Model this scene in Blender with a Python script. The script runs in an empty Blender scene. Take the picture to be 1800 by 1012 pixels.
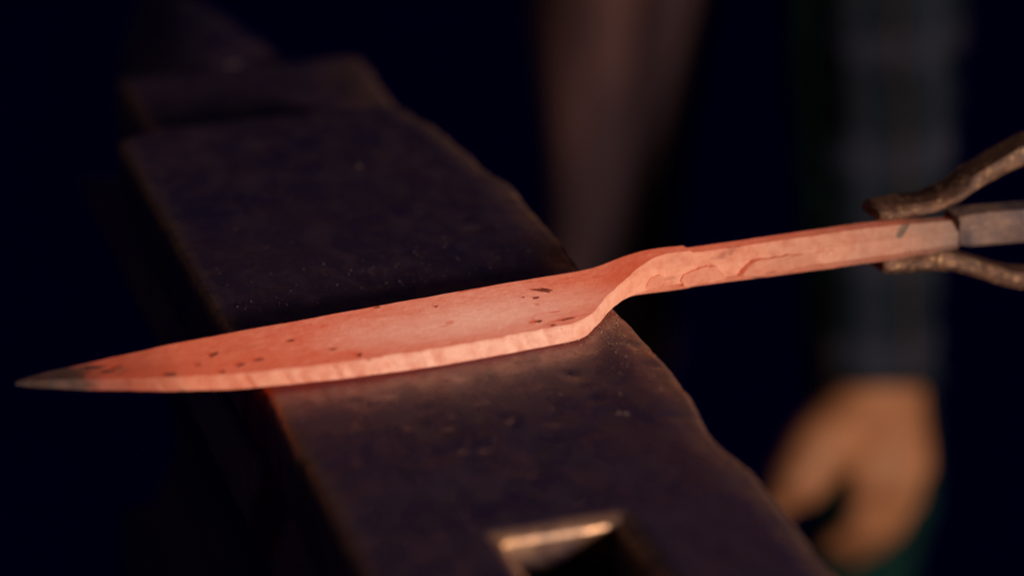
import bpy, bmesh, math, random
from mathutils import Vector, Matrix, noise

random.seed(11)
SC = bpy.context.scene
COL = SC.collection
MM = 0.001

# ------------------------------------------------------------------ camera
cam_d = bpy.data.cameras.new("camera")
cam = bpy.data.objects.new("camera", cam_d)
COL.objects.link(cam)
cam.location = (0.0, -0.70876, 0.29318)
cam.rotation_euler = (math.radians(90 - 22.472), 0, 0)
cam_d.lens = 85.0
cam_d.sensor_width = 36.0
cam_d.clip_start = 0.02
cam_d.clip_end = 60
cam_d.dof.use_dof = True
cam_d.dof.focus_distance = 0.745
cam_d.dof.aperture_fstop = 4.2
SC.camera = cam

# ------------------------------------------------------------------ dark workshop air
w = bpy.data.worlds.new("World")
SC.world = w
w.use_nodes = True
w.node_tree.nodes["Background"].inputs[0].default_value = (0.0, 0.0, 1.0, 1)
w.node_tree.nodes["Background"].inputs[1].default_value = 0.0042

# ------------------------------------------------------------------ the one workshop lamp, low, behind and right of the camera
ld = bpy.data.lights.new("work_lamp", 'AREA')
ld.shape = 'DISK'
ld.size = 0.34
ld.energy = 49
ld.color = (1.0, 0.75, 0.53)
lo = bpy.data.objects.new("work_lamp", ld)
COL.objects.link(lo)
lo.location = (1.55, -1.48, 0.43)
lo.rotation_euler = (Vector((0.05, 0.15, -0.05)) - Vector(lo.location)).to_track_quat('-Z', 'Y').to_euler()

# weak fill lamp added high on the left to brighten the worn rims
fd = bpy.data.lights.new("fill_lamp", 'AREA')
fd.shape = 'DISK'
fd.size = 0.25
fd.energy = 1.1
fd.color = (1.0, 0.74, 0.62)
fo = bpy.data.objects.new("fill_lamp", fd)
COL.objects.link(fo)
fo.location = (-0.45, -0.25, 1.2)
fo.rotation_euler = (Vector((-0.05, 0.1, 0.0)) - Vector(fo.location)).to_track_quat('-Z', 'Y').to_euler()

vs = SC.view_settings
vs.view_transform = 'Standard'
vs.look = 'None'
vs.exposure = 0.0
vs.gamma = 1.0
vs.use_curve_mapping = False


# ------------------------------------------------------------------ helpers
def interp(x, pts):
    if x <= pts[0][0]:
        return pts[0][1]
    for (a, fa), (b, fb) in zip(pts, pts[1:]):
        if x <= b:
            t = (x - a) / (b - a)
            return fa + (fb - fa) * t
    return pts[-1][1]


def sm(a, b, x):
    t = min(1, max(0, (x - a) / (b - a)))
    return t * t * (3 - 2 * t)


def nz(x, y, z):
    return noise.noise(Vector((x, y, z)))


def mesh_obj(name, verts, faces, mat, parent=None, smooth=True, sharp=None):
    me = bpy.data.meshes.new(name)
    me.from_pydata(verts, [], faces)
    me.update()
    bm = bmesh.new()
    bm.from_mesh(me)
    bmesh.ops.recalc_face_normals(bm, faces=bm.faces)
    bm.to_mesh(me)
    bm.free()
    if smooth:
        me.polygons.foreach_set("use_smooth", [True] * len(me.polygons))
        if sharp:
            me.set_sharp_from_angle(angle=math.radians(sharp))
    me.materials.append(mat)
    o = bpy.data.objects.new(name, me)
    COL.objects.link(o)
    if parent:
        o.parent = parent
    return o


def bm_obj(name, bm, mat, parent=None, smooth=True, sharp=None):
    me = bpy.data.meshes.new(name)
    bmesh.ops.recalc_face_normals(bm, faces=bm.faces)
    bm.to_mesh(me)
    bm.free()
    if smooth:
        me.polygons.foreach_set("use_smooth", [True] * len(me.polygons))
        if sharp:
            me.set_sharp_from_angle(angle=math.radians(sharp))
    me.materials.append(mat)
    o = bpy.data.objects.new(name, me)
    COL.objects.link(o)
    if parent:
        o.parent = parent
    return o


def empty(name, label, cat, loc=(0, 0, 0), rz=0):
    o = bpy.data.objects.new(name, None)
    o.empty_display_size = 0.03
    COL.objects.link(o)
    o.location = loc
    o.rotation_euler = (0, 0, rz)
    o["label"] = label
    o["category"] = cat
    return o


class NT:
    """small node-tree writer"""
    def __init__(self, name):
        self.m = bpy.data.materials.new(name)
        self.m.use_nodes = True
        self.t = self.m.node_tree
        self.b = self.t.nodes["Principled BSDF"]
        self.out = self.t.nodes["Material Output"]

    def n(self, kind, **kw):
        nd = self.t.nodes.new(kind)
        for k, v in kw.items():
            setattr(nd, k, v)
        return nd

    def l(self, a, b):
        self.t.links.new(a, b)

    def coord(self):
        return self.n('ShaderNodeTexCoord').outputs['Object']

    def mapping(self, scale=(1, 1, 1), rot=(0, 0, 0), loc=(0, 0, 0), src=None):
        mp = self.n('ShaderNodeMapping')
        mp.inputs['Scale'].default_value = scale
        mp.inputs['Rotation'].default_value = rot
        mp.inputs['Location'].default_value = loc
        self.l(src or self.coord(), mp.inputs['Vector'])
        return mp.outputs[0]

    def noise(self, vec, scale, detail=6, rough=0.6, dist=0.0):
        t = self.n('ShaderNodeTexNoise')
        t.inputs['Scale'].default_value = scale
        t.inputs['Detail'].default_value = detail
        t.inputs['Roughness'].default_value = rough
        t.inputs['Distortion'].default_value = dist
        self.l(vec, t.inputs['Vector'])
        return t.outputs['Fac']

    def voro(self, vec, scale, feature='F1'):
        t = self.n('ShaderNodeTexVoronoi', feature=feature)
        t.inputs['Scale'].default_value = scale
        self.l(vec, t.inputs['Vector'])
        return t.outputs['Distance']

    def ramp(self, fac, stops, interp_='LINEAR'):
        r = self.n('ShaderNodeValToRGB')
        r.color_ramp.interpolation = interp_
        e = r.color_ramp.elements
        while len(e) < len(stops):
            e.new(0.5)
        for el, (p, c) in zip(e, stops):
            el.position = p
            el.color = (c, c, c, 1) if not hasattr(c, '__len__') else (c[0], c[1], c[2], 1)
        self.l(fac, r.inputs[0])
        return r.outputs[0]

    def math(self, op, a, b=None, clamp=False):
        m = self.n('ShaderNodeMath', operation=op, use_clamp=clamp)
        for i, v in enumerate((a, b)):
            if v is None:
                continue
            if isinstance(v, (int, float)):
                m.inputs[i].default_value = v
            else:
                self.l(v, m.inputs[i])
        return m.outputs[0]

    def mix(self, fac, a, b, blend='MIX'):
        m = self.n('ShaderNodeMix', data_type='RGBA', blend_type=blend)
        for key, v in ((0, fac), (6, a), (7, b)):
            if isinstance(v, (int, float)):
                m.inputs[key].default_value = v
            elif isinstance(v, tuple):
                m.inputs[key].default_value = (*v, 1)
            else:
                self.l(v, m.inputs[key])
        return m.outputs[2]

    def maprange(self, v, a, b, c=0.0, d=1.0):
        m = self.n('ShaderNodeMapRange')
        self.l(v, m.inputs[0])
        for i, x in enumerate((a, b, c, d)):
            m.inputs[i + 1].default_value = x
        return m.outputs[0]

    def bump(self, h, strength, dist, prev=None):
        b = self.n('ShaderNodeBump')
        b.inputs['Strength'].default_value = strength
        b.inputs['Distance'].default_value = dist
        self.l(h, b.inputs['Height'])
        if prev:
            self.l(prev, b.inputs['Normal'])
        return b.outputs[0]

    def set(self, key, v):
        s = self.b.inputs[key]
        if isinstance(v, tuple):
            s.default_value = (*v, 1) if len(v) == 3 and s.type == 'RGBA' else v
        elif isinstance(v, (int, float)):
            s.default_value = v
        else:
            self.l(v, s)


# ------------------------------------------------------------------ materials
def anvil_material():
    k = NT("anvil_iron")
    c = k.coord()
    big = k.noise(c, 14, 8, 0.62)
    mid = k.noise(k.mapping((60, 150, 60), src=c), 1.0, 8, 0.65, 0.4)
    fine = k.noise(c, 900, 4, 0.7)
    wear = k.n('ShaderNodeAttribute', attribute_name="wear").outputs['Fac']
    col = k.mix(k.ramp(big, [(0.36, 0.0), (0.64, 1.0)]), (0.029, 0.023, 0.078), (0.054, 0.034, 0.076))
    col = k.mix(k.ramp(mid, [(0.50, 0.0), (0.72, 0.75)]), col, (0.066, 0.037, 0.052))
    pits = k.ramp(k.noise(c, 210, 5, 0.7), [(0.26, 0.0), (0.40, 1.0)])
    col = k.mix(k.math('SUBTRACT', 1.0, pits), col, (0.014, 0.012, 0.016))
    # bare, rubbed metal and rust along the worn edges
    wn = k.ramp(k.noise(c, 150, 6, 0.72), [(0.34, 0.1), (0.62, 1.0)])
    wf = k.math('MULTIPLY', wear, wn, clamp=True)
    col = k.mix(wf, col, (0.44, 0.26, 0.17))
    k.set('Base Color', col)
    k.set('Metallic', k.math('MULTIPLY', wf, 0.6))
    k.set('IOR', 2.25)
    k.set('Specular Tint', (1.0, 0.72, 0.52))
    scale = k.ramp(k.noise(k.mapping((1, 0.55, 1), src=c), 95, 6, 0.6, 0.5), [(0.40, 0.0), (0.60, 1.0)])
    rg = k.math('ADD', k.math('MULTIPLY', scale, 0.25), 0.12)
    k.set('Roughness', k.math('ADD', rg, k.math('MULTIPLY', fine, 0.10)))
    k.set('Specular IOR Level', 0.5)
    b = k.bump(k.noise(k.mapping((1, 0.6, 1), src=c), 48, 7, 0.55), 0.18, 0.0012)
    b = k.bump(pits, 0.5, 0.0005, b)
    b = k.bump(k.noise(c, 1300, 3, 0.7), 0.5, 0.00022, b)
    k.set('Normal', b)
    return k.m


def hot_steel_material(name="hot_forged_steel", heat=1.0, tone=1.0):
    k = NT(name)
    c = k.coord()
    sep = k.n('ShaderNodeSeparateXYZ')
    k.l(c, sep.inputs[0])
    sx, wy, hz = sep.outputs
    wob = k.math('MULTIPLY', k.math('SUBTRACT', k.noise(c, 45, 5, 0.6), 0.5), 0.045)
    s = k.math('ADD', sx, wob)
    f = k.maprange(s, -0.155, 0.165)
    S = lambda mm: (mm + 155) / 320.0
    # temperature along the blank: cold at the tip and in the tongs, hottest mid blade
    temp = k.ramp(f, [(S(-155), 0.0), (S(-140), 0.04), (S(-124), 0.34), (S(-92), 0.58), (S(-55), 0.68),
                      (S(-15), 0.76), (S(20), 0.70), (S(45), 0.66), (S(70), 0.56), (S(100), 0.42),
                      (S(128), 0.29), (S(150), 0.17), (S(165), 0.10)], 'EASE')
    # hot heart of the blade
    dx = k.math('DIVIDE', k.math('ADD', sx, 0.018), 0.058)
    dy = k.math('DIVIDE', k.math('ADD', wy, 0.0105), 0.0125)
    d2 = k.math('ADD', k.math('MULTIPLY', dx, dx), k.math('MULTIPLY', dy, dy))
    heart = k.math('POWER', 2.718, k.math('MULTIPLY', d2, -1.0))
    temp = k.math('ADD', temp, k.math('MULTIPLY', heart, 0.22))
    cloud = k.noise(k.mapping((0.8, 1.5, 1.5), src=c), 60, 7, 0.62)
    temp = k.math('ADD', temp, k.math('MULTIPLY', k.math('SUBTRACT', cloud, 0.5), 0.16))
    # flakes and smears of cooled scale
    sp = k.noise(k.mapping((60, 170, 170), src=c), 1.0, 3, 0.55, 0.6)
    spot = k.ramp(sp, [(0.66, 0.0), (0.71, 1.0)])
    zone = k.ramp(f, [(S(-155), 0.6), (S(-70), 1.0), (S(-30), 0.35), (S(10), 0.45), (S(40), 0.3), (S(140), 0.6)])
    spot = k.math('MULTIPLY', spot, zone)
    sp2 = k.ramp(k.noise(c, 520, 3, 0.6), [(0.69, 0.0), (0.76, 0.55)])
    spot = k.math('MAXIMUM', spot, k.math('MULTIPLY', sp2, zone), clamp=True)
    temp = k.math('MULTIPLY', k.math('SUBTRACT', temp, k.math('MULTIPLY', spot, 0.42), clamp=True), heat)
    em = k.ramp(temp, [(0.0, (0, 0, 0)), (0.12, (0.035, 0.004, 0.001)), (0.30, (0.23, 0.024, 0.008)),
                       (0.52, (0.40, 0.042, 0.014)), (0.72, (0.475, 0.050, 0.015)), (1.0, (0.60, 0.22, 0.145))])
    k.set('Emission Color', em)
    k.set('Emission Strength', 1.0)
    base = k.ramp(f, [(S(-155), (0.060, 0.052, 0.070)), (S(-138), (0.085, 0.066, 0.075)), (S(-124), (0.17, 0.115, 0.10)),
                      (S(-98), (0.36, 0.29, 0.24)), (S(-50), (0.45, 0.48, 0.47)), (S(5), (0.48, 0.49, 0.47)), (S(30), (0.46, 0.40, 0.34)), (S(60), (0.43, 0.36, 0.30)),
                      (S(110), (0.40, 0.32, 0.27)), (S(140), (0.33, 0.25, 0.22)), (S(163), (0.22, 0.175, 0.175))])
    mott = k.noise(c, 240, 7, 0.65)
    base = k.mix(k.ramp(mott, [(0.42, 0.0), (0.66, 0.5)]), base, (0.20, 0.11, 0.085))
    crack = k.ramp(k.voro(k.mapping((55, 120, 120), src=k.mix(0.10, c, k.noise(c, 90, 4, 0.6))), 1.0, 'DISTANCE_TO_EDGE'), [(0.0, 0.45), (0.02, 0.0)])
    base = k.mix(k.math('MULTIPLY', crack, zone), base, (0.10, 0.055, 0.045))
    base = k.mix(spot, base, (0.055, 0.042, 0.045))
    base = k.mix(1.0 - tone, base, (0.10, 0.05, 0.035))
    k.set('Base Color', base)
    k.set('Roughness', 0.62)
    k.set('Specular IOR Level', 0.35)
    b = k.bump(k.noise(c, 190, 6, 0.62), 0.8, 0.0008)
    b = k.bump(k.noise(c, 1100, 4, 0.7), 0.7, 0.0002, b)
    b = k.bump(spot, 0.6, 0.0003, b)
    k.set('Normal', b)
    return k.m


def simple_metal(name, c1, c2, c3, rough=0.5, metal=0.4, scale=90, edge=0.0):
    k = NT(name)
    c = k.coord()
    n1 = k.noise(c, scale, 7, 0.65)
    col = k.mix(k.ramp(n1, [(0.38, 0.0), (0.6, 1.0)]), c1, c2)
    n2 = k.ramp(k.noise(c, scale * 4.5, 5, 0.7), [(0.56, 0.0), (0.68, 1.0)])
    col = k.mix(n2, col, c3)
    k.set('Base Color', col)
    k.set('Metallic', metal)
    k.set('Roughness', k.math('ADD', k.math('MULTIPLY', n1, 0.35), rough - 0.17))
    b = k.bump(k.noise(c, scale * 3, 6, 0.65), 0.8, 0.0012)
    b = k.bump(k.noise(c, scale * 14, 3, 0.7), 0.5, 0.0003, b)
    k.set('Normal', b)
    return k.m


def cloth(name, c1, c2, scale=400):
    k = NT(name)
    c = k.coord()
    col = k.mix(k.ramp(k.noise(c, 22, 6, 0.6), [(0.35, 0.0), (0.65, 1.0)]), c1, c2)
    k.set('Base Color', col)
    k.set('Roughness', 0.9)
    k.set('Specular IOR Level', 0.15)
    b = k.bump(k.noise(c, scale, 4, 0.6), 0.4, 0.0008)
    k.set('Normal', b)
    return k.m


def plaid_material():
    k = NT("plaid_flannel")
    c = k.coord()
    sep = k.n('ShaderNodeSeparateXYZ')
    k.l(c, sep.inputs[0])

    def stripes(src, per, lo, hi):
        fr = k.math('FRACT', k.math('MULTIPLY', src, 1.0 / per))
        return k.ramp(fr, [(0.0, 0.0), (lo, 0.0), (lo + 0.05, 1.0), (hi, 1.0), (hi + 0.05, 0.0)])
    a = stripes(sep.outputs[0], 0.052, 0.45, 0.78)
    b = stripes(sep.outputs[2], 0.058, 0.40, 0.75)
    t = k.math('MULTIPLY', k.math('ADD', a, b), 0.5)
    col = k.mix(t, (0.008, 0.016, 0.027), (0.037, 0.043, 0.078))
    thin = stripes(sep.outputs[0], 0.052, 0.10, 0.14)
    col = k.mix(k.math('MULTIPLY', thin, 0.7), col, (0.12, 0.055, 0.05))
    k.set('Base Color', col)
    k.set('Roughness', 0.92)
    k.set('Specular IOR Level', 0.1)
    k.set('Normal', k.bump(k.noise(c, 60, 5, 0.6), 0.5, 0.004))
    return k.m


def skin_material():
    k = NT("working_skin")
    c = k.coord()
    n1 = k.noise(c, 45, 6, 0.6)
    col = k.mix(k.ramp(n1, [(0.38, 0.0), (0.64, 1.0)]), (0.36, 0.145, 0.075), (0.52, 0.235, 0.125))
    soot = k.ramp(k.noise(c, 26, 6, 0.65), [(0.56, 0.0), (0.70, 0.65)])
    col = k.mix(soot, col, (0.10, 0.052, 0.036))
    k.set('Base Color', col)
    k.set('Roughness', 0.55)
    k.set('Subsurface Weight', 0.08)
    k.set('Subsurface Radius', (0.01, 0.004, 0.002))
    k.set('Normal', k.bump(k.noise(c, 220, 5, 0.6), 0.35, 0.0012))
    return k.m


def leather_material():
    k = NT("brown_leather")
    c = k.coord()
    n1 = k.noise(k.mapping((9, 9, 4), src=c), 1.0, 6, 0.6)
    col = k.mix(k.ramp(n1, [(0.42, 0.0), (0.62, 1.0)]), (0.070, 0.042, 0.062), (0.15, 0.076, 0.084))
    k.set('Base Color', col)
    k.set('Roughness', 0.75)
    k.set('Specular IOR Level', 0.2)
    k.set('Normal', k.bump(k.noise(c, 180, 5, 0.6), 0.4, 0.0015))
    return k.m


M_ANVIL = anvil_material()
M_HOT = hot_steel_material()
M_SCALE = hot_steel_material("hot_scale_plate", 0.94, 0.72)
M_FLAKE = simple_metal("scale_flake_iron", (0.11, 0.048, 0.036), (0.20, 0.08, 0.05), (0.06, 0.04, 0.04), 0.7, 0.0, 300)
_b = M_FLAKE.node_tree.nodes["Principled BSDF"]
_b.inputs["Emission Color"].default_value = (0.10, 0.010, 0.005, 1)     # thin scale, still dull red hot
_b.inputs["Emission Strength"].default_value = 1.0
M_GRIT = simple_metal("forge_grit", (0.16, 0.11, 0.10), (0.62, 0.50, 0.42), (0.85, 0.7, 0.6), 0.35, 0.6, 700)
M_TONG = simple_metal("tong_iron", (0.085, 0.047, 0.044), (0.17, 0.088, 0.066), (0.62, 0.40, 0.22), 0.40, 0.3, 105)
M_COLD = simple_metal("cold_bar_steel", (0.095, 0.075, 0.105), (0.22, 0.145, 0.135), (0.28, 0.19, 0.16), 0.6, 0.25, 75)
M_SKIN = skin_material()
M_PLAID = plaid_material()
M_TROUSER = cloth("teal_trouser_cloth", (0.004, 0.027, 0.028), (0.006, 0.042, 0.042))
M_LEATHER = leather_material()

# ------------------------------------------------------------------ anvil
ANG = math.radians(18.6)
anvil = empty("anvil", "dark worn iron anvil with square hole in its pitted face", "anvil", (0, 0, 0), ANG)

RIGHT = [(-320, 19), (-199, 19.4), (-169, 20.7), (-150, 22.3), (-139, 23), (-124, 21.4), (-112, 21), (-99, 23), (-93, 24.6), (-87, 25.6),
         (-62, 27.2), (-28, 27.7), (9, 28.2), (30, 30.2), (57, 31.2), (84, 32.3), (96, 32.3), (108, 29.6), (116, 28.3), (130, 29.2), (147, 27),
         (166, 25.4), (176, 23), (188, 21.5), (200, 18), (240, 17)]
LEFT = [(-320, -94.5), (-162, -94.5), (-130, -93.6), (-104, -92.8), (-97, -92.2), (-93, -93.6), (-88, -93.2), (-70, -92.2), (-52, -91.8),
        (-6, -93.2), (27, -94.1), (180, -94), (183, -93), (190, -82), (192, -80.5), (240, -80.5)]
H_U = (-55.0, -23.5)
H_V = (-186.0, -155.0)
hb = 4.2


def make_anvil():
    us = []
    us += [-88 + 2.0 * i for i in range(0, 16)]                       # -88..-58
    us = [x for x in us if x < H_U[0] - hb - 0.5]
    us += [H_U[0] - hb, H_U[0] - hb * 0.5, H_U[0]]
    n = 14
    us += [H_U[0] + (H_U[1] - H_U[0]) * i / n for i in range(1, n)]
    us += [H_U[1], H_U[1] + hb * 0.5, H_U[1] + hb]
    us += [-17.5, -15.5, -13, -11]
    fixed = len(us)
    NR = 19                                                             # stretchable columns to the right lip
    vsx = []
    v = -320.0
    while v < 192.5:
        vsx.append(v)
        v += 6 if v < -200 else 1.6
    spec = [H_V[0] - hb, H_V[0] - hb * 0.5, H_V[0], H_V[1], H_V[1] + hb * 0.5, H_V[1] + hb]
    vsx = [x for x in vsx if min(abs(x - q) for q in spec) > 0.7] + spec
    vsx.sort()
    verts, wear, faces = [], [], []
    rows = []
    for v in vsx:
        le = interp(v, LEFT) + 0.55 * nz(v * 0.16, 3.1, 0) + 0.35 * nz(v * 0.6, 9.1, 0)
        re = interp(v, RIGHT) + 0.5 * nz(v * 0.13, 7.7, 0) + 0.25 * nz(v * 0.7, 1.3, 0)
        rnd = 4.6 + 1.8 * nz(v * 0.035, 5, 5)
        chip = max(0.0, nz(v * 0.11, 2.2, 8)) * 2.2
        prof = []
        # left wall, worn little bevel
        prof += [(le + 0.6, -24, 0.0), (le + 0.3, -9, 0.0), (le, -3.0 - chip, 0.25), (le + 0.35, -1.5 - 0.5 * chip, 0.9), (le + 1.2, -0.45, 0.95), (le + 2.4, -0.06, 0.25)]
        base = [u if u > le + 5.6 else None for u in us]
        for i, u in enumerate(us):
            uu = max(u, le + 3.2 + 0.06 * i)
            prof.append((uu, 0.0, 0.0))
        u0 = us[-1]
        for i in range(1, NR + 1):
            t = i / NR
            uu = u0 + (re - rnd - u0) * t
            # the face rolls gently off towards the right lip
            prof.append((uu, -0.9 * sm(0.66, 1.0, t) ** 1.5, 0.35 * sm(0.78, 1.0, t)))
        for i in range(1, 7):
            a = math.pi / 2 * i / 6
            prof.append((re - rnd + rnd * math.sin(a), -0.9 - rnd * (1 - math.cos(a)), 0.62 if i < 5 else 0.35))
        prof += [(re + 0.1, -14, 0.0), (re - 0.3, -24, 0.0)]
        row = []
        for (u, z, wv) in prof:
            if z > -6:
                z += 0.16 * nz(u * 0.05, v * 0.05, 0.3) + 0.04 * nz(u * 0.19, v * 0.19, 4)
                z -= 0.35 * max(0, nz(u * 0.11, v * 0.16, 12) - 0.33) * 3
            du = max(H_U[0] - u, u - H_U[1], 0)
            dv = max(H_V[0] - v, v - H_V[1], 0)
            d = max(du, dv)
            if d < hb + 0.01 and z > -3:
                q = 1 - d / hb
                z -= 2.1 * q * q
                wv = max(wv, 0.95 * min(1, 1.5 * q))
            # far end of the face falls away a touch
            z -= 1.2 * sm(183, 190, v) * 0.3
            row.append(len(verts))
            verts.append((u * MM, v * MM, z * MM))
            wear.append(max(0.0, min(1.0, wv)))
        rows.append(row)
    lead = 6
    iu0 = lead + us.index(H_U[0])
    iu1 = lead + us.index(H_U[1])
    iv0 = vsx.index(H_V[0])
    iv1 = vsx.index(H_V[1])
    for j in range(len(rows) - 1):
        for i in range(len(rows[0]) - 1):
            if iu0 <= i < iu1 and iv0 <= j < iv1:
                continue
            faces.append((rows[j][i], rows[j][i + 1], rows[j + 1][i + 1], rows[j + 1][i]))
    # walls of the square hole
    loop = [rows[iv0][i] for i in range(iu0, iu1)] + [rows[j][iu1] for j in range(iv0, iv1)] + \
           [rows[iv1][i] for i in range(iu1, iu0, -1)] + [rows[j][iu0] for j in range(iv1, iv0, -1)]
    prev = loop
    for depth, wv in ((1.6, 0.95), (4.0, 0.6), (10, 0.15), (24, 0.0)):
        cur = []
        for q in loop:
            x, y, z = verts[q]
            cx, cy = (H_U[0] + H_U[1]) / 2 * MM, (H_V[0] + H_V[1]) / 2 * MM
            kx = 0.98
            cur.append(len(verts))
            verts.append((cx + (x - cx) * kx, cy + (y - cy) * kx, z - depth * MM))
            wear.append(wv)
        for a in range(len(loop)):
            b = (a + 1) % len(loop)
            faces.append((prev[a], prev[b], cur[b], cur[a]))
        prev = cur
    # end caps of the plate
    for row in (rows[0], rows[-1]):
        faces.append(tuple(row))
    o = mesh_obj("face_plate", verts, faces, M_ANVIL, anvil, True, 50)
    at = o.data.attributes.new("wear", 'FLOAT', 'POINT')
    at.data.foreach_set("value", wear)
    # body below: block, narrow waist, spread feet (solid loft, square hole runs into it)
    prof = [(-24, 93.4, 19.6, 0), (-60, 92, 18.5, 4), (-84, 84, 12, 30), (-112, 72, 2, 70), (-150, 70, 0, 88), (-184, 78, 6, 70), (-206, 86, 16, 30), (-240, 88, 20, 22)]
    vv, ff = [], []
    for (z, l, r, cut) in prof:
        v0, v1 = -300 + cut, 190 + 126 * sm(-26, -50, z) - cut
        l2 = min(l, 80.4 + 60 * sm(-24, -60, z)) if z > -25 else l
        vv += [(-l2 * MM, v0 * MM, z * MM), (r * MM, v0 * MM, z * MM), (r * MM, v1 * MM, z * MM), (-l2 * MM, v1 * MM, z * MM)]
    for i in range(len(prof) - 1):
        for a in range(4):
            b = (a + 1) % 4
            ff.append((i * 4 + a, i * 4 + b, i * 4 + 4 + b, i * 4 + 4 + a))
    ff.append(tuple(range(4 * len(prof) - 4, 4 * len(prof))))
    vv2 = [(x, y, z) for x, y, z in vv]
    mesh_obj("body", vv2, ff, M_ANVIL, anvil, True, 30)
    # dark floor of the square hole
    z = -60 * MM
    return o


face_plate = make_anvil()

# ------------------------------------------------------------------ lower table behind the step, and the horn
def make_table():
    ZT_ = -16.0
    verts, faces, wear, rows = [], [], [], []
    v = 189.0
    vsx = []
    while v < 320.5:
        vsx.append(v)
        v += 2.0
    for v in vsx:
        le = -72.5 + 0.8 * nz(v * 0.1, 2, 9) + 0.4 * nz(v * 0.4, 5, 9)
        re = 32.0 + 0.06 * (v - 230) + 1.0 * nz(v * 0.07, 8, 3) + 0.4 * nz(v * 0.4, 8, 3)
        e = sm(304, 320.5, v)
        re -= 9 * e ** 2.2
        le += 6 * e ** 2.2
        dz = -7 * e ** 2.4
        prof = [(le + 0.5, -36, 0), (le, -4, 0.3), (le + 0.5, -1.6, 0.9), (le + 1.8, -0.4, 0.9), (le + 3.6, 0, 0.25)]
        for i in range(1, 40):
            t = i / 40
            prof.append((le + 3.6 + (re - 9 - le - 3.6) * t, 0.0, 0.3 * sm(0.75, 1, t)))
        for i in range(0, 7):
            a = math.pi / 2 * i / 6
            prof.append((re - 8 + 8 * math.sin(a), -8 * (1 - math.cos(a)), 0.45))
        prof.append((re, -36, 0))
        row = []
        for (u, z, wv) in prof:
            if z > -5:
                z += 0.35 * nz(u * 0.04, v * 0.04, 1) + 0.15 * nz(u * 0.15, v * 0.15, 1)
            row.append(len(verts))
            verts.append((u * MM, v * MM, (ZT_ + z + dz) * MM))
            wear.append(wv)
        rows.append(row)
    for j in range(len(rows) - 1):
        for i in range(len(rows[0]) - 1):
            faces.append((rows[j][i], rows[j][i + 1], rows[j + 1][i + 1], rows[j + 1][i]))
    faces.append(tuple(rows[0])); faces.append(tuple(rows[-1]))
    o = mesh_obj("table", verts, faces, M_ANVIL, anvil, True, 50)
    at = o.data.attributes.new("wear", 'FLOAT', 'POINT')
    at.data.foreach_set("value", wear)
    o["label"] = "lower table step at the far end of the anvil"
    # horn: rounded cone running on from the table
    verts, faces, rings = [], [], []
    N = 36
    for i in range(26):
        t = i / 25
        v = 319 + 190 * t
        r = 44 * (1 - t ** 1.7) + 3.0
        cz = -62 + 26 * t ** 1.2
        ring = []
        for k in range(N):
            a = 2 * math.pi * k / N
            rr = r * (1 + 0.03 * nz(math.cos(a) * 2, math.sin(a) * 2, t * 7))
            ring.append(len(verts))
            verts.append(((-22 + rr * math.cos(a)) * MM, v * MM, (cz + rr * 0.95 * math.sin(a)) * MM))
        rings.append(ring)
    for a in range(25):
        for k in range(N):
            j = (k + 1) % N
            faces.append((rings[a][k], rings[a][j], rings[a + 1][j], rings[a + 1][k]))
    faces.append(tuple(rings[0])); faces.append(tuple(rings[-1]))
    mesh_obj("horn", verts, faces, M_ANVIL, anvil, True, 60)


make_table()

# ------------------------------------------------------------------ the glowing knife blank
KANG = math.radians(24.6)
KLOC = (0.0, -0.02284, 0.0004)
knife = empty("knife_blank", "glowing orange forged knife blank lying across the anvil", "knife", KLOC, KANG)

WF = [(-153.5, 3.6), (-151, 2.2), (-148.7, 0.9), (-140, -3.2), (-128, -8.0), (-113, -13.9), (-98, -18.6), (-82, -21.7), (-65, -24.1), (-48, -25.8), (-34, -26.8),
      (-12, -26.9), (8, -26.5), (12.5, -25.6), (15, -23.8), (19.5, -19.2), (26, -12.8), (33.4, -6.2), (38, -3.4), (43, -1.6), (50, -0.4), (65, -0.7), (99, -2.2), (133, -4.0), (163, -4.6)]
WB = [(-153.5, 4.6), (-151, 5.1), (-148, 5.6), (-139, 6.5), (-127, 7.9), (-106, 10.4), (-88, 11.0), (-70, 11.2), (-33, 12.1), (6, 12.2), (25, 11.6), (33, 11.8), (42, 12.3), (52, 12.3), (67, 11.7), (99, 10.0), (133, 8.4), (163, 5.4)]
ZT = [(-153.5, 5.0), (-150, 5.6), (-145, 5.9), (-135, 6.0), (30, 6.0), (36, 6.5), (44, 8.4), (50, 9.8), (58, 10.1), (67, 9.4), (99, 8.5), (133, 8.1), (163, 5.9)]
ZB = [(-153.5, 4.0), (-148, 3.3), (-130, 2.3), (-112, 1.6), (-97, 1.1), (-65, 0.6), (-30, 0.25), (0, 0.1), (40, 0.1), (47, -1.4), (54, -2.9), (67, -3.0), (99, -3.7), (133, -4.3), (163, -4.2)]

random.seed(4)
FAC = []
q = -160.0
while q < 175:
    FAC.append((q, random.uniform(-0.5, 0.5)))
    q += random.uniform(1.4, 5.0)


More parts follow.
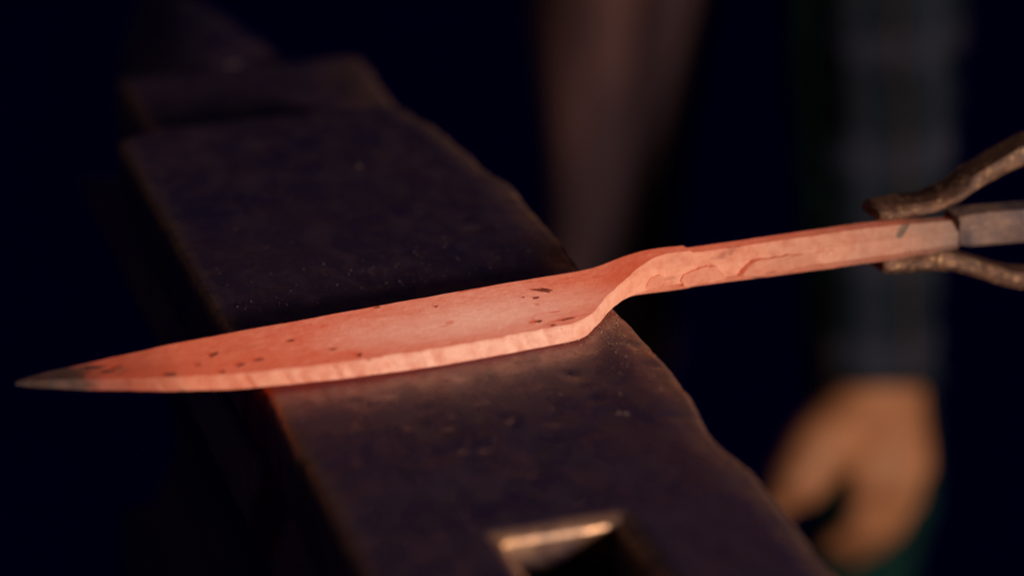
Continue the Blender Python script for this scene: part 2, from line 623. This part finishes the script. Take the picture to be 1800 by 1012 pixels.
def knife_section(s, lip=0.0):
    wf, wb, zt, zb = interp(s, WF), interp(s, WB), interp(s, ZT), interp(s, ZB)
    # soften the polyline outlines
    h = 2.0
    if -150 < s < 160:
        wf = (interp(s - h, WF) + 2 * wf + interp(s + h, WF)) / 4
        zt = (interp(s - 3, ZT) + 2 * zt + interp(s + 3, ZT)) / 4
        wb = (interp(s - 4, WB) + 2 * wb + interp(s + 4, WB)) / 4
        zb = (interp(s - 3, ZB) + 2 * zb + interp(s + 3, ZB)) / 4
    k = sm(34, 58, s)
    full = min(zt - zb, wb - wf)
    cf = (1 - k) * min(0.55, 0.2 * full) + k * 0.293 * full          # chamfer
    cb = (1 - k) * min(1.1, 0.25 * full) + k * 0.293 * full
    zt += lip
    wf -= lip * 0.6
    P = []
    NF, NC, NTp = 8, 3, 30

    def seg(a, b, n, first=True):
        for i in range(n):
            t = i / n
            P.append((a[0] + (b[0] - a[0]) * t, a[1] + (b[1] - a[1]) * t))
    A = (wf, zb + cf); B = (wf, zt - cf); Cc = (wf + cf, zt); D = (wb - cb, zt); E = (wb, zt - cb); F = (wb, zb + cf); G = (wb - cf, zb); H = (wf + cf, zb)
    seg(A, B, NF); seg(B, Cc, NC); seg(Cc, D, NTp); seg(D, E, NC); seg(E, F, 3); seg(F, G, 2); seg(G, H, 6); seg(H, A, 2)
    out = []
    for i, (w_, z_) in enumerate(P):
        zr = (z_ - zb) / max(0.1, zt - zb)
        if i <= NF + NC:
            # hammered / ground facets down the cut side
            ff = interp(s + 2.6 * zr, FAC)
            w_ += ff * (1 - 0.55 * k) + 0.10 * nz(s * 0.8, z_ * 0.8, 3) + 0.16 * nz(s * 0.22, z_ * 0.3, 8)
        if NF <= i <= NF + NC + NTp + NC:
            wr = (w_ - wf) / max(0.1, wb - wf)
            dish = (1 - k) * 0.35 * math.sin(math.pi * min(1, max(0, wr))) * sm(-150, -110, s)
            z_ += -dish + 0.10 * nz(s * 0.09, w_ * 0.16, 2) + 0.05 * nz(s * 0.4, w_ * 0.4, 6)
        if i > NF + NC + NTp - 1:
            w_ += 0.30 * nz(s * 0.10, 1.0, 5) + 0.22 * nz(s * 0.35, 2.0, 5) * sm(0, -140, -s if s > 0 else s) 
        out.append((w_, z_))
    return out


def loft(name, s_list, parent, cap0=True, cap1=True, lipf=None):
    verts, faces = [], []
    rings = []
    for s in s_list:
        sec = knife_section(s, lipf(s) if lipf else 0.0)
        ring = []
        for (w_, z_) in sec:
            ring.append(len(verts))
            verts.append((s * MM, w_ * MM, z_ * MM))
        rings.append(ring)
    n = len(rings[0])
    for a in range(len(rings) - 1):
        for i in range(n):
            j = (i + 1) % n
            faces.append((rings[a][i], rings[a + 1][i], rings[a + 1][j], rings[a][j]))
    if cap0:
        faces.append(tuple(rings[0]))
    if cap1:
        faces.append(tuple(rings[-1]))
    return mesh_obj(name, verts, faces, M_HOT, parent, True, 17)


ss = []
s = -153.5
while s < 64.0:
    ss.append(s)
    s += 0.6 if (8 < s < 50 or s < -140) else 0.9
ss.append(64.0)
blade = loft("blade", ss, knife)
ss = [64.0 + 1.1 * i for i in range(0, 91)]
handle = loft("handle", ss, knife, lipf=lambda s: -0.8 * math.exp(-((s - 64) / 26.0) ** 2))

# unforged cold end of the bar, held between the jaws
def bar_end():
    verts, faces, rings = [], [], []
    for i, s in enumerate([161.0, 161.6, 163, 166, 172, 180, 190, 205, 225, 250]):
        g = min(1.0, 0.86 + 0.14 * sm(160.5, 165, s))
        cz = 3.2 - 0.085 * (s - 163)
        ring = []
        for (a, b) in ((-1, -0.8), (-1, 0.72), (-0.78, 1), (0.8, 1), (1, 0.8), (1, -0.8), (0.8, -1), (-0.85, -1)):
            w_ = -0.3 + a * 5.6 * g + 0.25 * nz(s * 0.2, a, b)
            z_ = cz + b * 5.7 * g + 0.25 * nz(s * 0.2, b, a + 4)
            ring.append(len(verts))
            verts.append((s * MM, w_ * MM, z_ * MM))
        rings.append(ring)
    for a in range(len(rings) - 1):
        for i in range(8):
            j = (i + 1) % 8
            faces.append((rings[a][i], rings[a + 1][i], rings[a + 1][j], rings[a][j]))
    faces.append(tuple(rings[0])); faces.append(tuple(rings[-1]))
    o = mesh_obj("bar_end", verts, faces, M_COLD, knife, True, 35)
    o["label"] = "cold grey unforged end of the blank between the tong jaws"


bar_end()


# loose flakes of scale stuck to the hot face
def flake(s, w_, ls, lw, rot, thick=0.35, seed=0):
    rnd = random.Random(seed)
    n = 11
    bm = bmesh.new()
    lo_, up = [], []
    for i in range(n):
        a = 2 * math.pi * i / n
        r = rnd.uniform(0.40, 1.25)
        x, y = math.cos(a) * ls * r, math.sin(a) * lw * r
        xr = x * math.cos(rot) - y * math.sin(rot)
        yr = x * math.sin(rot) + y * math.cos(rot)
        lo_.append(bm.verts.new((xr * MM, yr * MM, -0.0003)))
        up.append(bm.verts.new((xr * 0.86 * MM, yr * 0.86 * MM, thick * rnd.uniform(0.6, 1.2) * MM)))
    bm.faces.new(up)
    for i in range(n):
        j = (i + 1) % n
        bm.faces.new((lo_[i], lo_[j], up[j], up[i]))
    o = bm_obj("scale_flake", bm, M_FLAKE, knife, False)
    o.location = (s * MM, w_ * MM, 0)
    sec = knife_section(s)
    tops = [z for (ww, z) in sec[11:41] if abs(ww - w_) < 2.0]
    o.location.z = ((sum(tops) / len(tops)) if tops else 6.0) * MM
    return o


FL = [(11, 1.2, 3.7, 1.7, -0.75), (6.4, -3.2, 1.5, 0.8, -0.1), (-40.5, 9.6, 1.3, 0.6, 0.2), (-24, 3.0, 0.7, 0.5, 0.3), (-97, -3.0, 2.2, 1.1, 0.5), (-113, -11.5, 2.3, 1.4, -0.3),
      (-92, -13.5, 1.8, 0.9, 0.2), (-86, -12.0, 1.9, 0.7, 0.1), (-98.5, -16.2, 1.2, 0.9, 0.6), (-125, -1.2, 2.0, 1.0, 0.1), (-103, -8.0, 0.8, 0.6, 0.0), (-73, -2.6, 1.3, 0.6, 0.2),
      (-0.5, -20.5, 1.4, 0.7, 0.1), (2, -25.2, 1.3, 0.6, 0.2), (8.5, -22.6, 3.0, 0.42, 0.06), (-58.5, -21.5, 1.6, 0.6, 0.9), (-64, -14, 1.3, 0.5, 0.2), (3.2, -1.2, 0.6, 0.4, 0.0)]
for i, a in enumerate(FL):
    flake(*a, seed=100 + i)

# a plate of scale lifting off the side of the handle
def patch(name, pts, w0, thick, mat):
    bm = bmesh.new()
    rnd = random.Random(len(pts))
    fine = []
    for p, q_ in zip(pts, pts[1:] + pts[:1]):
        for t in (0, 0.25, 0.5, 0.75):
            j = 0.0 if t == 0 else 0.28
            fine.append((p[0] + (q_[0] - p[0]) * t + rnd.uniform(-j, j), p[1] + (q_[1] - p[1]) * t + rnd.uniform(-j, j)))
    pts = fine
    n = len(pts)
    cs = sum(p[0] for p in pts) / n
    cz = sum(p[1] for p in pts) / n
    a = [bm.verts.new((p[0] * MM, (w0 + 0.4) * MM, p[1] * MM)) for p in pts]
    b = [bm.verts.new(((cs + (p[0] - cs) * 0.97) * MM, (w0 - thick * rnd.uniform(0.6, 1.2)) * MM, (cz + (p[1] - cz) * 0.95) * MM)) for p in pts]
    bm.faces.new(b)
    for i in range(n):
        j = (i + 1) % n
        bm.faces.new((a[i], a[j], b[j], b[i]))
    return bm_obj(name, bm, mat, knife, False)


patch("scale_plate", [(58.2, 2.2), (59.5, 4.0), (62.0, 4.4), (64.5, 4.9), (68.0, 5.3), (71.5, 4.6), (73.5, 2.2), (75.2, -0.3), (72.0, -0.6), (66.5, -0.4), (62.0, -0.9), (59.6, -0.6), (59.2, 0.8)], -0.75, 0.6, M_SCALE)
patch("scale_plate", [(79.0, 0.6), (81.5, 3.2), (84.5, 5.0), (92.0, 4.9), (101.0, 4.6), (112.0, 4.3), (118.0, 3.6), (121.0, 1.4), (116.0, -0.2), (104.0, -0.5), (92.0, -0.2), (84.0, -0.4)], -2.0, 0.9, M_SCALE)
patch("scale_plate", [(46.0, 1.2), (47.5, 4.4), (51.0, 5.2), (53.5, 3.4), (52.8, 1.0), (49.5, 0.3)], -0.6, 0.35, M_SCALE)

# ------------------------------------------------------------------ tongs gripping the cold end
tongs = empty("blacksmith_tongs", "brown iron blacksmith tongs gripping the end of the knife blank", "tongs", KLOC, KANG)


def bar_path(name, path, parent, mat, seed=0, sub=6):
    """path: (s, z_bottom, z_top, w_front, w_back) in mm -> a forged flat bar"""
    pts = []
    for a, b in zip(path, path[1:]):
        for i in range(sub):
            t = i / sub
            pts.append(tuple(a[k] + (b[k] - a[k]) * t for k in range(5)))
    pts.append(path[-1])
    for _ in range(2):
        pts = [pts[0]] + [tuple((pts[i - 1][k] + 2 * pts[i][k] + pts[i + 1][k]) / 4 for k in range(5)) for i in range(1, len(pts) - 1)] + [pts[-1]]
    verts, faces, rings = [], [], []
    for i, (s, zb, zt, wf, wb) in enumerate(pts):
        i0, i1 = max(0, i - 1), min(len(pts) - 1, i + 1)
        ds = pts[i1][0] - pts[i0][0]
        dz = (pts[i1][1] + pts[i1][2] - pts[i0][1] - pts[i0][2]) / 2
        L = math.hypot(ds, dz) or 1
        nx, nzv = -dz / L, ds / L
        zc, hh = (zb + zt) / 2, (zt - zb) / 2
        wc, hw = (wf + wb) / 2, (wb - wf) / 2
        e = 0.72 if i in (0, len(pts) - 1) else (0.95 if i in (1, len(pts) - 2) else 1.0)
        ring = []
        c = 0.28
        for (a, b) in ((-1, -1 + 2 * c), (-1, 0), (-1, 1 - 2 * c), (-1 + c * .8, 1), (0, 1.05), (1 - c * .8, 1), (1, 1 - 2 * c), (1, -1 + 2 * c), (1 - c * .8, -1), (0, -1), (-1 + c * .8, -1)):
            dn = b * hh * e + 0.30 * nz(s * 0.22, a * 2 + seed, b * 2)
            w_ = wc + a * hw * (0.86 if e < 0.8 else 1) + 0.35 * nz(s * 0.25, b * 2 + seed, a * 2 + 7)
            ring.append(len(verts))
            verts.append(((s + nx * dn) * MM, w_ * MM, (zc + nzv * dn) * MM))
        rings.append(ring)
    n = len(rings[0])
    for a in range(len(rings) - 1):
        for i in range(n):
            j = (i + 1) % n
            faces.append((rings[a][i], rings[a + 1][i], rings[a + 1][j], rings[a][j]))
    faces.append(tuple(rings[0])); faces.append(tuple(rings[-1]))
    return mesh_obj(name, verts, faces, mat, parent, True, 40)


up_jaw = [(133.5, 8.7, 13.2, 0.6, 13.0), (142, 8.5, 13.2, 0.2, 14.0), (154, 8.6, 12.8, 0.0, 13.5), (163, 10.6, 15.2, 0.0, 13), (172, 15.2, 20.6, -0.2, 12), (180, 18.0, 24.0, -0.4, 11.5),
          (188, 20.4, 27.2, -0.6, 11), (200, 23.5, 31.5, -1, 10), (214, 22, 31, -1, 9), (235, 10, 20, -1, 8), (255, -6, 8, -1, 8)]
low_jaw = [(136.0, -9.8, -4.6, 0.2, 13), (144, -10.6, -4.5, -0.8, 13.5), (154, -11.2, -4.8, -1.0, 13.5), (163, -13.0, -6.6, -0.8, 13), (175, -17.6, -12.2, 0, 12), (190, -24.2, -18.6, 0, 11),
           (205, -27, -21, 0, 10), (225, -22, -13, 1, 9), (255, -6, 8, 8.6, 17)]
uj = bar_path("jaw", up_jaw, tongs, M_TONG, 1)
uj["label"] = "upper tong jaw with bright worn flecks along its edge"
lj = bar_path("jaw", low_jaw, tongs, M_TONG, 5)
lj["label"] = "lower tong jaw bending down away from the bar"
bar_path("rein", [(255, -5, 8, -1, 7.8), (275, -11, 0, -1, 7.6), (330, -20, -11, -1, 7.4), (420, -28, -20, -1, 7), (560, -32, -24, 0, 7)], tongs, M_TONG, 9)
bar_path("rein", [(255, -5, 8, 8.8, 17), (275, 4, 14, 8.8, 17), (330, 14, 23, 8, 16), (420, 22, 30, 5, 13), (560, 28, 36, 2, 10)], tongs, M_TONG, 12)
bm = bmesh.new()
bmesh.ops.create_cone(bm, cap_ends=True, segments=18, radius1=0.0058, radius2=0.0058, depth=0.024, matrix=Matrix.Translation((0.255, 0.008, 0.001)) @ Matrix.Rotation(math.pi / 2, 4, 'X'))
bmesh.ops.bevel(bm, geom=[e for e in bm.edges if e.calc_face_angle(0) > 1], offset=0.0015, segments=2, affect='EDGES')
bm_obj("rivet", bm, M_TONG, tongs, True, 35)

# ------------------------------------------------------------------ grit and scale crumbs strewn on the anvil
def grit():
    rnd = random.Random(21)
    bm = bmesh.new()
    th = ANG
    cu, su = math.cos(th), math.sin(th)

    def crumb(u, v, r):
        x, y = (u * cu - v * su), (u * su + v * cu)
        m = Matrix.Translation((x * MM, y * MM, (r * 0.25 - 0.05) * MM)) @ Matrix.Rotation(rnd.uniform(0, 6.28), 4, 'Z') @ Matrix.Diagonal((r * MM, r * rnd.uniform(0.5, 1) * MM, r * rnd.uniform(0.3, 0.7) * MM, 1))
        g = bmesh.ops.create_icosphere(bm, subdivisions=1, radius=1.0, matrix=m)
        for vv in g['verts']:
            vv.co += Vector((rnd.uniform(-1, 1), rnd.uniform(-1, 1), rnd.uniform(-1, 1))) * r * 0.22 * MM
    # near the right lip, just in front of the heel
    for _ in range(330):
        u = 24 - abs(rnd.gauss(0, 11)); v = -40 + rnd.gauss(0, 16)
        crumb(u, v, rnd.choice((0.14, 0.18, 0.22, 0.28, 0.40)))
    # drift behind the spine
    for _ in range(260):
        u = rnd.uniform(-86, 24); v = 14 + abs(rnd.gauss(0, 16)) + 0.1 * u
        crumb(u, v, rnd.choice((0.12, 0.16, 0.2, 0.28)))
    for _ in range(120):
        crumb(rnd.uniform(-88, 16), rnd.uniform(-150, 150), rnd.choice((0.14, 0.2, 0.3)))
    for u, v, r in ((-16, 126, 1.0), (-31, -62, 0.55), (-29, -63.5, 0.5), (-27, -60, 0.5), (-30, -66, 0.45), (1, -98, 0.8), (-1, -97, 0.7), (4, -85, 0.5)):
        crumb(u, v, r)
    o = bm_obj("forge_scale_crumbs", bm, M_GRIT, None, False)
    o["kind"] = "stuff"
    o["label"] = "tiny crumbs of forge scale strewn over the anvil face"
    o["category"] = "forge scale"


grit()


# ------------------------------------------------------------------ the smith: a stooping figure, one arm hanging in view
def capsule_union(name, segs, voxel, mat, parent, smooth_it=6):
    """tapered capsules fused into one continuous skin"""
    bm = bmesh.new()
    for (a, b, ra, rb) in segs:
        a, b = Vector(a), Vector(b)
        d = b - a
        L = d.length
        q_ = d.to_track_quat('Z', 'Y').to_matrix().to_4x4()
        rings = []
        N = 20
        prof = []
        for i in range(1, 6):
            t = math.pi / 2 * i / 6
            prof.append((-ra * math.cos(t), ra * math.sin(t)))
        for i in range(5):
            t = i / 4
            prof.append((L * t, ra + (rb - ra) * t))
        for i in range(1, 6):
            t = math.pi / 2 * i / 6
            prof.append((L + rb * math.sin(t), rb * math.cos(t)))
        bot = bm.verts.new(a + q_ @ Vector((0, 0, -ra)))
        top = bm.verts.new(a + q_ @ Vector((0, 0, L + rb)))
        for (z, r) in prof:
            rings.append([bm.verts.new(a + q_ @ Vector((r * math.cos(2 * math.pi * i / N), r * math.sin(2 * math.pi * i / N), z))) for i in range(N)])
        for x in range(len(rings) - 1):
            for i in range(N):
                j = (i + 1) % N
                bm.faces.new((rings[x][i], rings[x][j], rings[x + 1][j], rings[x + 1][i]))
        for i in range(N):
            j = (i + 1) % N
            bm.faces.new((bot, rings[0][j], rings[0][i]))
            bm.faces.new((top, rings[-1][i], rings[-1][j]))
    me = bpy.data.meshes.new(name)
    bm.to_mesh(me)
    bm.free()
    tmp = bpy.data.objects.new(name, me)
    COL.objects.link(tmp)
    r = tmp.modifiers.new("r", 'REMESH')
    r.mode = 'VOXEL'
    r.voxel_size = voxel
    r.use_smooth_shade = True
    sm_ = tmp.modifiers.new("s", 'SMOOTH')
    sm_.factor = 0.5
    sm_.iterations = smooth_it
    dg = bpy.context.evaluated_depsgraph_get()
    res = bpy.data.meshes.new_from_object(tmp.evaluated_get(dg))
    bpy.data.objects.remove(tmp)
    res.name = name
    res.materials.clear()
    res.materials.append(mat)
    res.polygons.foreach_set("use_smooth", [True] * len(res.polygons))
    o = bpy.data.objects.new(name, res)
    COL.objects.link(o)
    o.parent = parent
    return o


person = empty("person", "stooping person in plaid sleeve and leather apron, hand hanging beside the anvil", "person", (0, 0, 0))
WR = Vector((0.249, 0.789, -0.404))
RX = Vector((1, 0, 0))
UP = Vector((0, 0.382, 0.924))          # upright axis of the hanging forearm
TW = Vector((0, -0.924, 0.382))         # back of the hand looks this way


def hp(x, y, t=0.0):
    return WR + RX * (x * MM) + UP * (y * MM) + TW * (t * MM)


ELB = hp(16, 215, -70)
SHO = Vector((0.285, 1.03, 0.12))
hand = [
    (hp(4, 40, -6), hp(2, -6, -2), 0.029, 0.027),
    (hp(2, 4, 0), hp(-10, -60, 4), 0.023, 0.0135), (hp(6, 4, 0), hp(6, -63, 2), 0.023, 0.0135),
    (hp(12, 2, -2), hp(19, -60, -2), 0.021, 0.013), (hp(14, 0, -4), hp(27, -50, -6), 0.019, 0.012),
    # index, middle, ring, little: each bent at its knuckles
    (hp(-10, -60, 4), hp(-14, -90, -6), 0.0102, 0.0088), (hp(-14, -90, -6), hp(-30, -106, -22), 0.0086, 0.0076), (hp(-30, -106, -22), hp(-34, -106, -40), 0.0076, 0.0064),
    (hp(6, -63, 2), hp(0, -97, -8), 0.0104, 0.0090), (hp(0, -97, -8), hp(-14, -114, -26), 0.0088, 0.0078), (hp(-14, -114, -26), hp(-19, -111, -44), 0.0076, 0.0066),
    (hp(19, -60, -2), hp(14, -91, -14), 0.0098, 0.0086), (hp(14, -91, -14), hp(2, -107, -30), 0.0084, 0.0074), (hp(2, -107, -30), hp(-3, -104, -46), 0.0074, 0.0062),
    (hp(28, -50, -6), hp(25, -76, -18), 0.0088, 0.0077), (hp(25, -76, -18), hp(15, -90, -32), 0.0075, 0.0066), (hp(15, -90, -32), hp(9, -88, -46), 0.0066, 0.0056),
    # ball of the thumb, thumb
    (hp(-6, -6, 4), hp(-44, -37, 30), 0.025, 0.0235), (hp(-44, -37, 30), hp(-58, -55, 38), 0.0230, 0.0195), (hp(-60, -53, 38), hp(-72, -73, 36), 0.0165, 0.0105),
    (hp(-2, -18, 0), hp(-20, -30, 6), 0.018, 0.015),
]
PEL = (0.19, 1.62, -0.02)
CHE = (0.165, 1.08, 0.10)
bodyseg = hand + [
    (ELB, hp(4, 40, -6), 0.024, 0.027), (SHO, ELB, 0.024, 0.022),
    (CHE, SHO, 0.07, 0.045), (CHE, (0.02, 1.05, 0.13), 0.07, 0.045), (CHE, PEL, 0.115, 0.12),
    ((0.16, 1.04, 0.16), (0.155, 0.97, 0.22), 0.055, 0.050), ((0.155, 0.94, 0.25), (0.15, 0.92, 0.31), 0.072, 0.082),
    ((0.02, 1.05, 0.13), (-0.02, 1.12, -0.10), 0.042, 0.034), ((-0.02, 1.12, -0.10), (0.08, 1.02, -0.08), 0.034, 0.027), ((0.08, 1.02, -0.08), (0.13, 1.00, -0.07), 0.027, 0.02),
    ((0.11, 1.62, -0.10), (0.104, 1.58, -0.52), 0.075, 0.050), ((0.104, 1.58, -0.52), (0.105, 1.66, -0.92), 0.048, 0.036), ((0.105, 1.66, -0.92), (0.095, 1.52, -0.935), 0.034, 0.026),
    ((0.29, 1.56, -0.10), (0.298, 1.06, -0.62), 0.050, 0.040), ((0.298, 1.06, -0.62), (0.252, 1.06, -0.92), 0.038, 0.034), ((0.252, 1.06, -0.92), (0.225, 0.98, -0.935), 0.034, 0.026),
]
body = capsule_union("body", bodyseg, 0.0034, M_SKIN, person, 5)
body["label"] = "bare hand with curled fingers and thumb hanging down"

trouser = [(PEL, (0.19, 1.62, -0.08), 0.135, 0.135),
           ((0.11, 1.62, -0.10), (0.104, 1.58, -0.52), 0.086, 0.060), ((0.104, 1.58, -0.52), (0.105, 1.66, -0.88), 0.058, 0.050),
           ((0.295, 1.56, -0.10), (0.298, 1.06, -0.62), 0.060, 0.050), ((0.298, 1.06, -0.62), (0.252, 1.06, -0.88), 0.048, 0.044)]
tr = capsule_union("trousers", trouser, 0.006, M_TROUSER, person, 6)
tr["label"] = "dark teal trousers"


def sleeve():
    """loose plaid sleeve with folds and an open cuff"""
    path = [(hp(0, 2, -2), 0.0395), (hp(0, 12, -3), 0.0415), (hp(1, 40, -6), 0.0400), (hp(4, 80, -12), 0.0400), (hp(8, 130, -24), 0.0430), (hp(11, 170, -34), 0.0465), (ELB, 0.050),
            (ELB + (SHO - ELB) * 0.08 + Vector((0, 0.02, 0.0)), 0.052), (ELB + (SHO - ELB) * 0.4, 0.056), (SHO, 0.068)]
    verts, faces, rings = [], [], []
    N = 40
    pts = []
    for (a, ra), (b, rb) in zip(path, path[1:]):
        for i in range(7):
            t = i / 7
            pts.append((a.lerp(b, t), ra + (rb - ra) * t))
    pts.append(path[-1])
    for _ in range(3):
        pts = pts[:2] + [((pts[i - 1][0] + pts[i][0] * 2 + pts[i + 1][0]) / 4, pts[i][1]) for i in range(2, len(pts) - 1)] + [pts[-1]]
    for i, (c, r) in enumerate(pts):
        d = (pts[min(i + 1, len(pts) - 1)][0] - pts[max(i - 1, 0)][0]).normalized()
        x = (RX - d * RX.dot(d)).normalized()
        y = d.cross(x)
        ring = []
        for k in range(N):
            a = 2 * math.pi * k / N
            rr = r * (1 + 0.10 * nz(math.cos(a) * 1.3, math.sin(a) * 1.3 + 4, i * 0.16) + 0.05 * math.sin(i * 0.9 + 2 * math.cos(a)))
            ring.append(len(verts))
            verts.append(tuple(c + x * (rr * math.cos(a)) + y * (rr * 0.86 * math.sin(a))))
        rings.append(ring)
    for a in range(len(rings) - 1):
        for i in range(N):
            j = (i + 1) % N
            faces.append((rings[a][i], rings[a][j], rings[a + 1][j], rings[a + 1][i]))
    o = mesh_obj("sleeve", verts, faces, M_PLAID, person, True)
    m = o.modifiers.new("thick", 'SOLIDIFY')
    m.thickness = 0.002
    m.offset = -1
    o["label"] = "dark green plaid shirt sleeve with loose cuff"


sleeve()
capsule_union("shirt", [(CHE, SHO, 0.085, 0.06), (CHE, (0.02, 1.05, 0.13), 0.085, 0.06), (CHE, PEL, 0.130, 0.138),
                        ((0.02, 1.05, 0.13), (-0.02, 1.12, -0.10), 0.055, 0.046), ((-0.02, 1.12, -0.10), (0.07, 1.03, -0.083), 0.046, 0.040)], 0.007, M_PLAID, person, 6)


def apron():
    """split leather apron leg hanging over one thigh"""
    verts, faces = [], []
    NX, NZ = 36, 60
    for j in range(NZ + 1):
        t = j / NZ
        z = 0.02 - 0.74 * t
        # drapes: close to the chest, over the lap, then straight down
        y = interp(z, [(-0.72, 1.49), (-0.5, 1.49), (-0.40, 1.49), (-0.30, 1.50), (-0.2, 1.50), (0.02, 1.44)])
        cx = interp(z, [(-0.72, 0.088), (-0.56, 0.100), (-0.33, 0.106), (0.02, 0.12)])
        hw = interp(z, [(-0.72, 0.072), (-0.58, 0.064), (-0.48, 0.070), (-0.33, 0.090), (0.02, 0.11)])
        for i in range(NX + 1):
            a = -1 + 2 * i / NX
            fold = 0.010 * math.sin(a * 5.2 + 1.1 + 0.6 * t) + 0.005 * math.sin(a * 9.5 + 2.0 - 3 * t) + 0.010 * nz(a * 1.3, t * 4, 0.4)
            verts.append((cx + a * hw, y + fold + 0.035 * a * a, z))
    for j in range(NZ):
        for i in range(NX):
            k = j * (NX + 1) + i
            faces.append((k, k + 1, k + NX + 2, k + NX + 1))
    o = mesh_obj("apron", verts, faces, M_LEATHER, person, True)
    m = o.modifiers.new("thick", 'SOLIDIFY')
    m.thickness = 0.003
    o["label"] = "brown leather apron panel"


apron()
